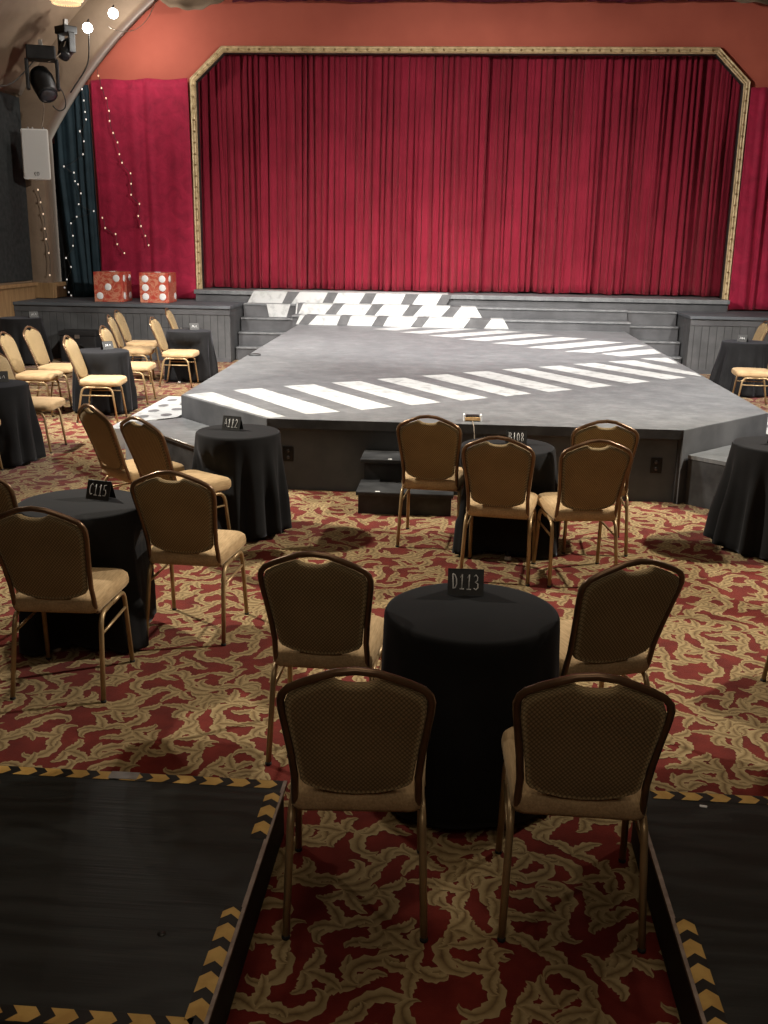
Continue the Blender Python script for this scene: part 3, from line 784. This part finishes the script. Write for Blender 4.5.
# ------------------------------------------------------------------ black riser platforms at the front
def chevron_strip(b, p0, d, n, L, w, sgn=1, phase=0.0, pitch=.094):
    # a strip of hazard tape starting at p0 running along d, width w towards n; yellow arrows on black
    p0, d, n = Vector(p0), Vector(d).normalized(), Vector(n).normalized()
    z = p0.z
    b.mi = 1; a = [p0, p0+d*L, p0+d*L+n*w, p0+n*w]; b.poly([tuple(v) for v in a])
    b.mi = 0; s = phase; k = .022
    while s < L-.02:
        e = min(s+pitch*.60, L-.024)
        q = [p0+d*s, p0+d*e, p0+d*min(e+k*sgn, L)+n*w*.5, p0+d*e+n*w, p0+d*s+n*w, p0+d*min(s+k*sgn, L)+n*w*.5]
        if e > s: b.poly([tuple(v+Vector((0, 0, .0006))) for v in q])
        s += pitch
def platform(sx, label):
    t = thing('riser_platform', label, 'platform', (0, 0, 0), 0, 'black plywood risers in the foreground')
    Z = .2
    if sx < 0: x0, x1, y0, y1 = -3.0, -.545, 1.90, 3.05
    else: x0, x1, y0, y1 = .64, 3.1, 1.50, 3.12
    b = MB(M['plywood']); b.box(x0, x1, y0, y1, Z-.022, Z, .003); b.build('deck', t)
    b = MB(M['bag']); b.box(x0+.01, x1-.01, y0+.01, y1-.01, 0, Z-.022); b.build('skirt', t)
    xe = x1 if sx < 0 else x0; s = 1 if sx < 0 else -1
    b = MB(M['edge_strip']); xs = sorted((xe-s*.011, xe+s*.002)); b.box(xs[0], xs[1], y0, y1, Z-.006, Z+.0006); b.build('worn_edge', t)
    zt = Z+.0012
    if sx < 0:
        strips = [((x0, y1-.006, zt), (1, 0, 0), (0, -1, 0), 2.44, 0), ((xe-.006, 2.70, zt), (0, 1, 0), (-1, 0, 0), .27, .02), ((xe-.008, 1.91, zt), (0, 1, 0), (-1, 0, 0), .46, .03), ((x0, 1.952, zt), (1, 0, 0), (0, -1, 0), 2.42, 0)]
    else:
        strips = [((x0+.06, y1-.006, zt), (1, 0, 0), (0, -1, 0), 2.3, 0), ((xe+.008, 1.60, zt), (0, 1, 0), (1, 0, 0), .84, .02)]
    for p, d, n, L, phs in strips:
        b = MB(M['tape_yellow'], M['tape_black']); chevron_strip(b, p, d, n, L, .05, phase=phs); b.build('hazard_tape', t)
    if sx < 0:
        b = MB(M['steel']); b.box(-1.16, -1.06, y1-.05, y1-.004, zt+.001, zt+.002); b.build('worn_patch', t)
        b = MB(M['tape_black']); b.lathe([(.012, .0004), (.012, .0012), (0, .0012)], (-.745, 2.24, Z), 14); b.build('knot_hole', t)
    return t
platform(-1, 'black plywood riser edged with yellow and black hazard tape, bottom left')
platform(1, 'black plywood riser with chevron tape, bottom right of the aisle')
b = MB(M['white_bit']); b.box(-.012, .012, -.006, .006, 0, .003, .001); o = b.build('paper_scrap', loc=(.86, 3.03, .2003)); o.rotation_euler = (0, 0, -.2)
tag(o, 'tiny white scrap lying on the right black riser', 'scrap')

# ------------------------------------------------------------------ banquet chairs
def lean(z): return -.195 - (z-.45)*.315 - .10*max(0, z-.45)**2
def chair_proto():
    t = thing('banquet_chair', '-', 'chair', (0, 0, 0), 0, 'banquet chairs around the black tables')
    # seat cushion
    def outline(gx, gy0, gy1, r=.06, k=6):
        pts = []
        wf, wr = .218*gx, .195*gx
        for cx, cy, a0 in ((wf-r, gy1-r, 0), (-wf+r, gy1-r, PI/2), (-wr+r*.6, gy0+r*.6, PI), (wr-r*.6, gy0+r*.6, 3*PI/2)):
            rr = r if cy > 0 else r*.6
            for i in range(k+1): a = a0+PI/2*i/k; pts.append((cx+rr*math.cos(a), cy+rr*math.sin(a)))
        # bowed front edge
        return [(x, y + (.018*(1-(x/wf)**2) if y > .1 else 0)) for x, y in pts]
    rings = []
    for z, g, dy in ((.402, .90, .02), (.404, .95, .008), (.418, .995, 0), (.440, 1.0, 0), (.458, .985, .002), (.470, .93, .012), (.478, .82, .035), (.483, .55, .09), (.485, .2, .17)):
        ring = outline(g, -.205+dy, .235-dy, .06*min(1, g)) if g > .6 else outline(g, -.205+dy, .235-dy, .03)
        rings.append([(x, y, z) for x, y in ring])
    b = MB(M['seat']); b.loops(rings, True, True, True); b.build('seat', t)
    # backrest pad
    half = [(0, .466), (.06, .471), (.11, .484), (.148, .503), (.160, .522), (.166, .58), (.175, .65), (.184, .72), (.190, .77), (.191, .810), (.181, .837), (.150, .857), (.11, .876), (.070, .891), (.058, .890), (.05, .883), (.03, .876), (0, .874)]
    full = half + [(-x, z) for x, z in half[-2:0:-1]]
    cz = .68
    b = MB(M['pad']); rings = []
    for g, off in ((.97, -.012), (1.0, -.006), (1.0, .012), (.985, .022), (.90, .030), (.6, .034), (.2, .035)):
        rings.append([(x*g, lean(cz+(z-cz)*g)+off, cz+(z-cz)*g) for x, z in full])
    rear = [[(x*g, lean(cz+(z-cz)*g)+off, cz+(z-cz)*g) for x, z in full] for g, off in ((.2, -.020), (.6, -.019), (.9, -.017), (.97, -.012))]
    b.loops(rear+rings, True, True, True); b.build('backrest', t)
    # back tube: under the seat, up the side, round the crown
    right = [(.170, -.02, .400), (.174, -.10, .398)] + bez((.176, -.14, .398), (.178, lean(.40)-.005, .392), (.178, lean(.47), .47), 5)
    for x, z in ((.176, .53), (.183, .62), (.193, .71), (.2015, .78), (.203, .815), (.197, .838), (.181, .858), (.145, .878), (.098, .898), (.055, .915), (.0, .922)): right.append((x, lean(z), z))
    path = right + [(-x, y, z) for x, y, z in right[-2::-1]]
    b = MB(M['copper']); b.tube(path, .0115, 8); b.build('back_frame', t)
    # leg frames
    for s in (-1, 1):
        rear = [(s*.192, -.02, .388)] + bez((s*.192, -.11, .388), (s*.193, -.165, .386), (s*.1945, -.178, .33), 5) + [(s*.205, -.238, .004)]
        front = [(s*.196, -.02, .388)] + bez((s*.197, .10, .388), (s*.198, .155, .386), (s*.199, .165, .33), 5) + [(s*.207, .205, .004)]
        for q in (rear, front):
            b = MB(M['bronze']); b.tube(q, .0115, 8); l = b.build('leg', t)
            g = MB(M['rubber']); x, y, z = q[-1]; g.lathe([(.012, 0), (.013, .004), (.0122, .012)], (x, y, 0), 10); g.build('foot_glide', l)
        b = MB(M['bronze']); b.tube([(s*.1955, -.186, .30), (s*.20, .170, .30)], .007, 6); b.build('stretcher', t)
    b = MB(M['bronze']); b.tube([(-.196, .13, .388), (.196, .13, .388)], .009, 6); b.build('seat_rail', t)
    b = MB(M['bronze']); b.tube([(-.19, -.12, .388), (.19, -.12, .388)], .009, 6); b.build('seat_rail', t)
    return t
CHAIRS = [
 (-.268, 2.755, 4, 'brown-backed chair in the foreground, left of the two nearest, its back toward us'),
 (.392, 2.79, -1, 'brown-backed chair in the foreground, right of the two nearest, beside the right riser'),
 (-.485, 3.73, -2, 'chair on the left side of the D113 table, behind the nearest left chair'),
 (.53, 3.765, 21, 'chair angled at the right side of the D113 table, behind the nearest right chair'),
 (.752, 6.01, 8, 'right front chair at the B108 table, seen from behind overlapping another chair'),
 (.283, 6.02, -8, 'left front chair at the B108 table, its back hiding most of that table'),
 (-.15, 6.66, -6, 'chair left of the B108 table, in front of the small black box steps'),
 (.94, 6.67, -1, 'chair rising behind the right front chair at the B108 table, close to the stage'),
 (-1.74, 4.19, 2, 'chair in front of the C115 table, its whole back showing at the left edge'),
 (-1.34, 4.90, -3, 'chair at the right of the C115 table, below the A112 pair'),
 (-2.18, 6.62, -42, 'left one of the two angled chairs behind the C115 card'),
 (-1.765, 6.24, -35, 'right one of the two angled chairs, its seat in front of the A112 table'),
 (-3.96, 10.82, -85, 'lone tan chair in side view in front of the far left table'),
 (-3.86, 13.60, -88, 'tan chair in side view in front of the farthest table by the left platform'),
 (-4.80, 11.08, -85, 'left one of two overlapping tan chairs near the left photo edge'),
 (-4.82, 11.78, -92, 'right one of two overlapping tan chairs near the left photo edge'),
 (-4.04, 9.20, -88, 'tan chair, only seat and legs showing, right of the left-edge black table'),
 (-4.13, 8.02, -80, 'tan chair with a seat corner and one leg at the left photo edge'),
 (-4.02, 12.11, -86, 'lowest and nearest of three tan chairs in side view below the left die'),
 (-4.54, 13.84, -80, 'middle one of three tan chairs in side view below the left die'),
 (-4.73, 14.70, -86, 'farthest of three tan chairs in side view below the left die'),
 (-4.16, 15.35, -84, 'tan chair behind the farthest left table, its rounded back below the right die'),
 (4.10, 15.25, 92, 'tan chair behind the far right table, facing left'),
 (3.72, 13.05, 85, 'tan chair in front of the far right table, cut by the right photo edge'),
 (-2.25, 4.85, -12, 'dark chair mostly outside the left photo edge beside the C115 table'),
 (1.785, 4.52, 45, 'chair with only one leg showing at the right edge, right of the D113 chairs'),
]
def place_chairs():
    p = chair_proto()
    for i, (x, y, deg, lab) in enumerate(CHAIRS):
        if i == 0: p.location = (x, y, .001); p.rotation_euler = (0, 0, math.radians(deg)); p['label'] = lab
        else: dup(p, (x, y, .001), math.radians(deg), lab)
place_chairs()

# ------------------------------------------------------------------ tables, cloths, cards
TH = .715
def in_chair(x, y):
    for cx, cy, deg, _ in CHAIRS:
        a = math.radians(deg); dx, dy = x-cx, y-cy
        lx, ly = dx*math.cos(a)+dy*math.sin(a), -dx*math.sin(a)+dy*math.cos(a)
        if abs(lx) < .235 and -.33 < ly < .272: return True
    return False
def cloth_mesh(cx, cy, R, flare, folds, amp, seed, square=.0):
    rnd = random.Random(seed); n = 144
    ph = [rnd.uniform(0, 2*PI) for _ in range(4)]
    b = MB(M['cloth']); rings = []
    for f in (.02, .35, .7, .93): rings.append([(R*f*math.cos(2*PI*k/n), R*f*math.sin(2*PI*k/n), TH) for k in range(n)])
    for dr, dz in ((-.008, -.001), (0, -.006), (.005, -.016)): rings.append([((R+dr)*math.cos(2*PI*k/n), (R+dr)*math.sin(2*PI*k/n), TH+dz) for k in range(n)])
    H = TH-.03; ns = 16
    for j in range(1, ns+1):
        s = j/ns; ring = []
        for k in range(n):
            a = 2*PI*k/n
            f = math.sin(folds*a+ph[0]+.5*math.sin(2*a+ph[1])) + .45*math.sin((folds*2-3)*a+ph[2])+.3*math.sin(3*a+ph[3])
            f = f if f > 0 else f*.7
            r = R+.006 + flare*s**1.1*(1+square*math.cos(4*a+ph[3])) + amp*f*min(1, s*1.5)**1.3
            z = TH-.016-(H-.016)*s + (.012*math.sin(3*a+ph[1])+.008*f)*s*s
            if z < .62:
                wgt = min(1, (.62-z)/.12)
                r0 = r; it = 0
                while in_chair(cx+r0*math.cos(a), cy+r0*math.sin(a)) and r0 > .1: r0 -= .008
                r = r + (r0-r)*wgt
            ring.append((r*math.cos(a), r*math.sin(a), max(z, .012)))
        # soften the pushed-in dents sideways
        rr = [math.hypot(p[0], p[1]) for p in ring]
        for _ in range(2): rr = [min(rr[i], (rr[i-1]+rr[i]*2+rr[(i+1) % n])/4) for i in range(n)]
        ring = [(rr[i]*math.cos(2*PI*i/n), rr[i]*math.sin(2*PI*i/n), ring[i][2]) for i in range(n)]
        rings.append(ring)
    b.loops(rings, True, True, False)
    return b
def table_proto():
    t = thing('round_table', '-', 'table', (0, 0, 0), 0, 'round tables under the black cloths')
    b = MB(M['edge_strip']); b.lathe([(.255, .685), (.265, .69), (.265, .705), (.26, .709)], (0, 0, 0), 36); b.build('tabletop', t)
    b = MB(M['black_plastic']); b.lathe([(.04, .03), (.032, .06), (.03, .66), (.10, .684)], (0, 0, 0), 16); b.build('pedestal', t)
    for k in range(4):
        a = PI/4+k*PI/2; c, s = math.cos(a), math.sin(a)
        b = MB(M['black_plastic']); b.tube([(.02*c, .02*s, .05), (.12*c, .12*s, .045), (.22*c, .22*s, .03)], [.02, .018, .014], 8); f = b.build('foot', t)
        g = MB(M['glide']); g.lathe([(.022, 0), (.024, .006), (.018, .022)], (.215*c, .215*s, 0), 12); g.build('glide', f)
    return t
TABLES = [  # x, y, R, flare, folds, amp, seed, square, card text, where
 (.074, 3.42, .312, .03, 11, .014, 1, 0, 'D113', 'the foreground D113 table'),
 (-1.86, 4.69, .312, .05, 11, .022, 2, 0, 'C115', 'the C115 table at left'),
 (-1.51, 6.70, .285, .05, 13, .036, 3, .05, 'A112', 'the A112 table by the stage corner'),
 (.33, 6.47, .305, .06, 12, .028, 4, 0, 'B108', 'the B108 table behind two chairs'),
 (2.17, 6.80, .305, .085, 12, .048, 5, .1, 'A', 'the right front table'),
 (-4.13, 11.32, .31, .02, 13, .038, 6, 0, '?', 'the far left table'),
 (-3.83, 14.02, .31, .04, 13, .038, 7, 0, '?', 'the left table below the right die'),
 (-6.95, 15.55, .32, .11, 12, .045, 8, 0, '?', 'the far left corner table'),
 (-4.15, 8.55, .32, .06, 12, .042, 9, 0, '?', 'the left-edge table'),
 (3.92, 14.25, .32, .10, 13, .045, 10, 0, '?', 'the far right table'),
]
GLY = {'A': [[(0, 0), (.24, 1), (.5, 0)], [(.1, .36), (.42, .36)]],
 'B': [[(.05, 0), (.08, 1), (.34, .93), (.38, .72), (.1, .54), (.42, .42), (.44, .15), (.28, 0), (.05, 0)]],
 'C': [[(.45, .88), (.32, 1), (.14, .85), (.04, .5), (.08, .18), (.22, 0), (.42, .1)]],
 'D': [[(.04, 1), (.08, 0), (.28, .06), (.4, .3), (.38, .65), (.24, .92), (.04, 1)]],
 '1': [[(.08, .76), (.27, 1), (.23, 0)], [(.04, 0), (.44, 0)]],
 '2': [[(.06, .8), (.18, 1), (.36, .95), (.4, .7), (.05, 0), (.46, 0)]],
 '3': [[(.06, .88), (.22, 1), (.38, .85), (.36, .62), (.16, .52), (.4, .4), (.42, .15), (.24, 0), (.04, .1)]],
 '5': [[(.42, 1), (.1, .98), (.08, .56), (.32, .58), (.42, .32), (.3, .04), (.04, .04)]],
 '0': [[(.24, 1), (.08, .8), (.06, .25), (.2, 0), (.36, .12), (.4, .7), (.24, 1)]],
 '8': [[(.36, .9), (.2, 1), (.08, .82), (.2, .58), (.4, .3), (.3, .02), (.1, .06), (.08, .32), (.36, .66), (.36, .9)]],
 '?': [[(0, .2), (.15, .9), (.25, .3)], [(.35, .9), (.45, .2)], [(.6, .3), (.8, .8), (.9, .2)]]}
def card(x, y, deg, text, label, w=.135, h=.10):
    t = thing('table_card', label, 'card', (x, y, TH+.003), math.radians(deg), 'tent cards on the black tables')
    tl = math.radians(20)
    def pt(u, v, off, side):   # u across, v up the sloped panel
        return (u, side*(-(h*math.sin(tl)) + v*math.sin(tl) - off*math.cos(tl)), v*math.cos(tl)+off*math.sin(tl))
    for side, nm in ((1, 'front_panel'), (-1, 'rear_panel')):
        b = MB(M['card']); q = [(-w/2, 0), (w/2, 0), (w/2, h), (-w/2, h)]
        a = b.verts([pt(u, v, .0, side) for u, v in q]); c = b.verts([pt(u, v, -.002, side) for u, v in q])
        b.face(a); b.face(c[::-1])
        for i in range(4): b.face([a[i], a[(i+1) % 4], c[(i+1) % 4], c[i]])
        o = b.build(nm, t)
        if side == 1:
            g = MB(M['chalk']); n = len(text); H = .056 if text != '?' else .045; pitch = .0265; u0 = -pitch*n/2+.002
            if text == '?': u0 = -.035
            if text == 'A': u0 = -.045
            for i, ch in enumerate(text):
                for st in GLY[ch]:
                    sc = .042 if ch != '?' else .08
                    g.tube([pt(u0+i*pitch+px*sc, .024+pv*H-.0008*i, .0009, 1) for px, pv in st], .0024 if ch != '?' else .0028, 5)
            g.build('chalk_lettering', o)
CARDS = [(.05, 3.60, 1, 'D113', 'black tent card chalked D113 on the foreground table'),
 (-1.79, 4.78, -14, 'C115', 'black tent card chalked C115 on the left table'),
 (-1.555, 6.73, -14, 'A112', 'black tent card chalked A112 near the left stage corner'),
 (.385, 6.53, 3, 'B108', 'black tent card chalked B108 peeking above the chair back'),
 (2.155, 6.80, 20, 'A', 'tent card with a chalked A cut by the right photo edge'),
 (-4.09, 11.42, 48, '?', 'small tent card on the far table behind the lone side-view tan chair'),
 (-3.79, 14.15, 30, '?', 'small tent card on the farthest left table, against the grey beadboard'),
 (-6.76, 15.62, 30, '?', 'small tent card on the corner table by the left platform'),
 (-4.10, 8.66, 28, '?', 'small tent card on the table cut by the left photo edge'),
 (3.86, 14.22, -40, '?', 'small tent card on the far right table')]
def place_tables():
    p = table_proto()
    for i, (x, y, R, fl, fo, am, sd, sq, tx, wh) in enumerate(TABLES):
        lab = 'pedestal table with pale glides, under the cloth of ' + wh
        if i == 0: p.location = (x, y, .001); p['label'] = lab
        else: dup(p, (x, y, .001), .3*i, lab)
        o = cloth_mesh(x, y, R, fl, fo, am, sd, sq).build('tablecloth', loc=(x, y, 0)); solid(o, .003, -1)
        tag(o, 'black floor-length cloth draped over ' + wh, 'tablecloth', 'black round tablecloths')
    for c in CARDS: card(*c)
place_tables()

# ------------------------------------------------------------------ small things
def tiny():
    t = thing('cable_box', 'small white and orange box with a dangling cable on the front edge of the stage', 'box', (.115, 8.02, .6), .03)
    b = MB(M['black_plastic']); b.box(-.055, .055, -.03, .05, .002, .045, .006); b.build('case', t)
    b = MB(M['orange_bit']); b.box(-.062, .062, -.036, -.03, .008, .034, .002); b.build('front_label', t)
    for s in (-1, 1):
        b = MB(M['white_bit']); x0, x1 = sorted((s*.062, s*.074)); b.box(x0, x1, -.04, .03, .001, .055, .003); b.build('end_cap', t)
    b = MB(M['pale_wire']); b.tube([(.0, -.04, .004), (.0, -.165, .006), (.004, -.185, -.01), (.01, -.19, -.06), (.02, -.175, -.2), (.025, -.15, -.4)], .0035, 6); b.build('cable', t)
    o = MB(M['deck_edge']); o.lathe([(.075, 0), (.075, .012), (.06, .02), (0, .022)], (0, 0, 0), 20); o = o.build('floor_socket_cover', loc=(-2.52, 12.2, .6005))
    tag(o, 'round dark cable cover on the left edge of the grey thrust stage', 'cover')
    t = thing('equipment_case', 'black equipment case with a lid standing against the front of the left platform', 'case', (-6.15, 16.0, 0))
    b = MB(M['bag']); b.box(-.30, .30, -.18, .18, 0, .42, .02); b.build('body', t)
    b = MB(M['bag']); b.box(-.31, .31, -.19, .19, .42, .50, .015); b.build('lid', t)
    b = MB(M['steel']); b.box(-.04, .04, -.197, -.185, .38, .44, .004); b.build('latch', t)
    b = MB(M['bag']); b.tube([(-.09, -.185, .24), (-.08, -.215, .28), (.08, -.215, .28), (.09, -.185, .24)], .01, 6); b.build('handle', t)
    b = MB(M['bag']); n = 28
    b.loops([[(.36*g*math.cos(2*PI*k/n)*(1+.05*math.sin(3*k)), .18*g*math.sin(2*PI*k/n), z) for k in range(n)] for g, z in ((.9, 0), (1, .05), (1, .13), (.9, .2), (.55, .23), (.1, .235))], True, True, True)
    o = b.build('duffel_bag', loc=(-5.45, 15.75, 0)); tag(o, 'slumped black bag on the carpet behind the lone side-view chair and far left table', 'bag')
tiny()

# ------------------------------------------------------------------ lights
def look(o, tgt):
    d = Vector(tgt) - o.location; o.rotation_euler = d.to_track_quat('-Z', 'Y').to_euler()
def spot(name, loc, tgt, watts, deg, blend, col=(1, .93, .84), r=.12):
    l = bpy.data.lights.new(name, 'SPOT'); l.energy = watts; l.spot_size = math.radians(deg); l.spot_blend = blend; l.color = col; l.shadow_soft_size = r
    o = bpy.data.objects.new(name, l); COL.objects.link(o); o.location = loc; look(o, tgt); return o
def point(name, loc, watts, col, r=.07):
    l = bpy.data.lights.new(name, 'POINT'); l.energy = watts; l.color = col; l.shadow_soft_size = r
    o = bpy.data.objects.new(name, l); COL.objects.link(o); o.location = loc; return o
def area(name, loc, tgt, watts, sx, sy, col):
    l = bpy.data.lights.new(name, 'AREA'); l.shape = 'RECTANGLE'; l.size = sx; l.size_y = sy; l.energy = watts; l.color = col
    o = bpy.data.objects.new(name, l); COL.objects.link(o); o.location = loc; look(o, tgt); return o
spot('stage_key_left', (-5.2, 8.6, 4.9), (.8, 13.6, 0), 3700, 98, .75, (1, .95, .88))
spot('stage_key_right', (5.2, 8.6, 4.9), (-.8, 13.6, 0), 3700, 98, .75, (1, .95, .88))
spot('front_row_left', (-5.2, 7.4, 4.9), (-.2, 6.5, 0), 2100, 58, .75, (1, .91, .76))
spot('front_row_right', (5.2, 7.4, 4.9), (.2, 6.5, 0), 2100, 58, .75, (1, .91, .76))
spot('far_audience_left', (-1.5, 9.5, 5.6), (-4.6, 12.6, 0), 2300, 60, .8, (1, .93, .82))
spot('upstage_top_light', (0, 12.5, 6.6), (0, 14.6, .6), 3300, 72, .8, (1, .97, .93), .2)
spot('curtain_wash_left', (-2.6, 9.0, 6.0), (-2.2, 18.5, -1.0), 2700, 50, 1, (1, .9, .82), .2)
spot('curtain_wash_right', (2.2, 9.0, 6.0), (1.6, 18.5, -1.0), 2100, 50, 1, (1, .9, .82), .2)
point('lamp_glow_left', (-5.74, 16.6, 4.95), 26, (1, .95, .88))
point('lamp_glow_right', (-5.22, 16.85, 5.12), 44, (1, .95, .88))
area('overhead_fill', (0, 4.0, 6.4), (0, 4.5, 0), 66, 3, 5, (1, .84, .64))  # added soft overhead fill: warm ambient for the near seating, no fixture behind it
area('rear_fill', (0, -1.5, 5.0), (0, 4, .5), 36, 4, 1.5, (1, .86, .68))  # added fill from behind the camera to lift the near chair backs
w = bpy.data.worlds.new('world'); S.world = w; w.use_nodes = True
w.node_tree.nodes['Background'].inputs[0].default_value = (1, .8, .6, 1); w.node_tree.nodes['Background'].inputs[1].default_value = .02

S.view_settings.view_transform = 'Standard'; S.view_settings.look = 'None'
S.view_settings.exposure = 0; S.view_settings.gamma = 1; S.view_settings.use_curve_mapping = False
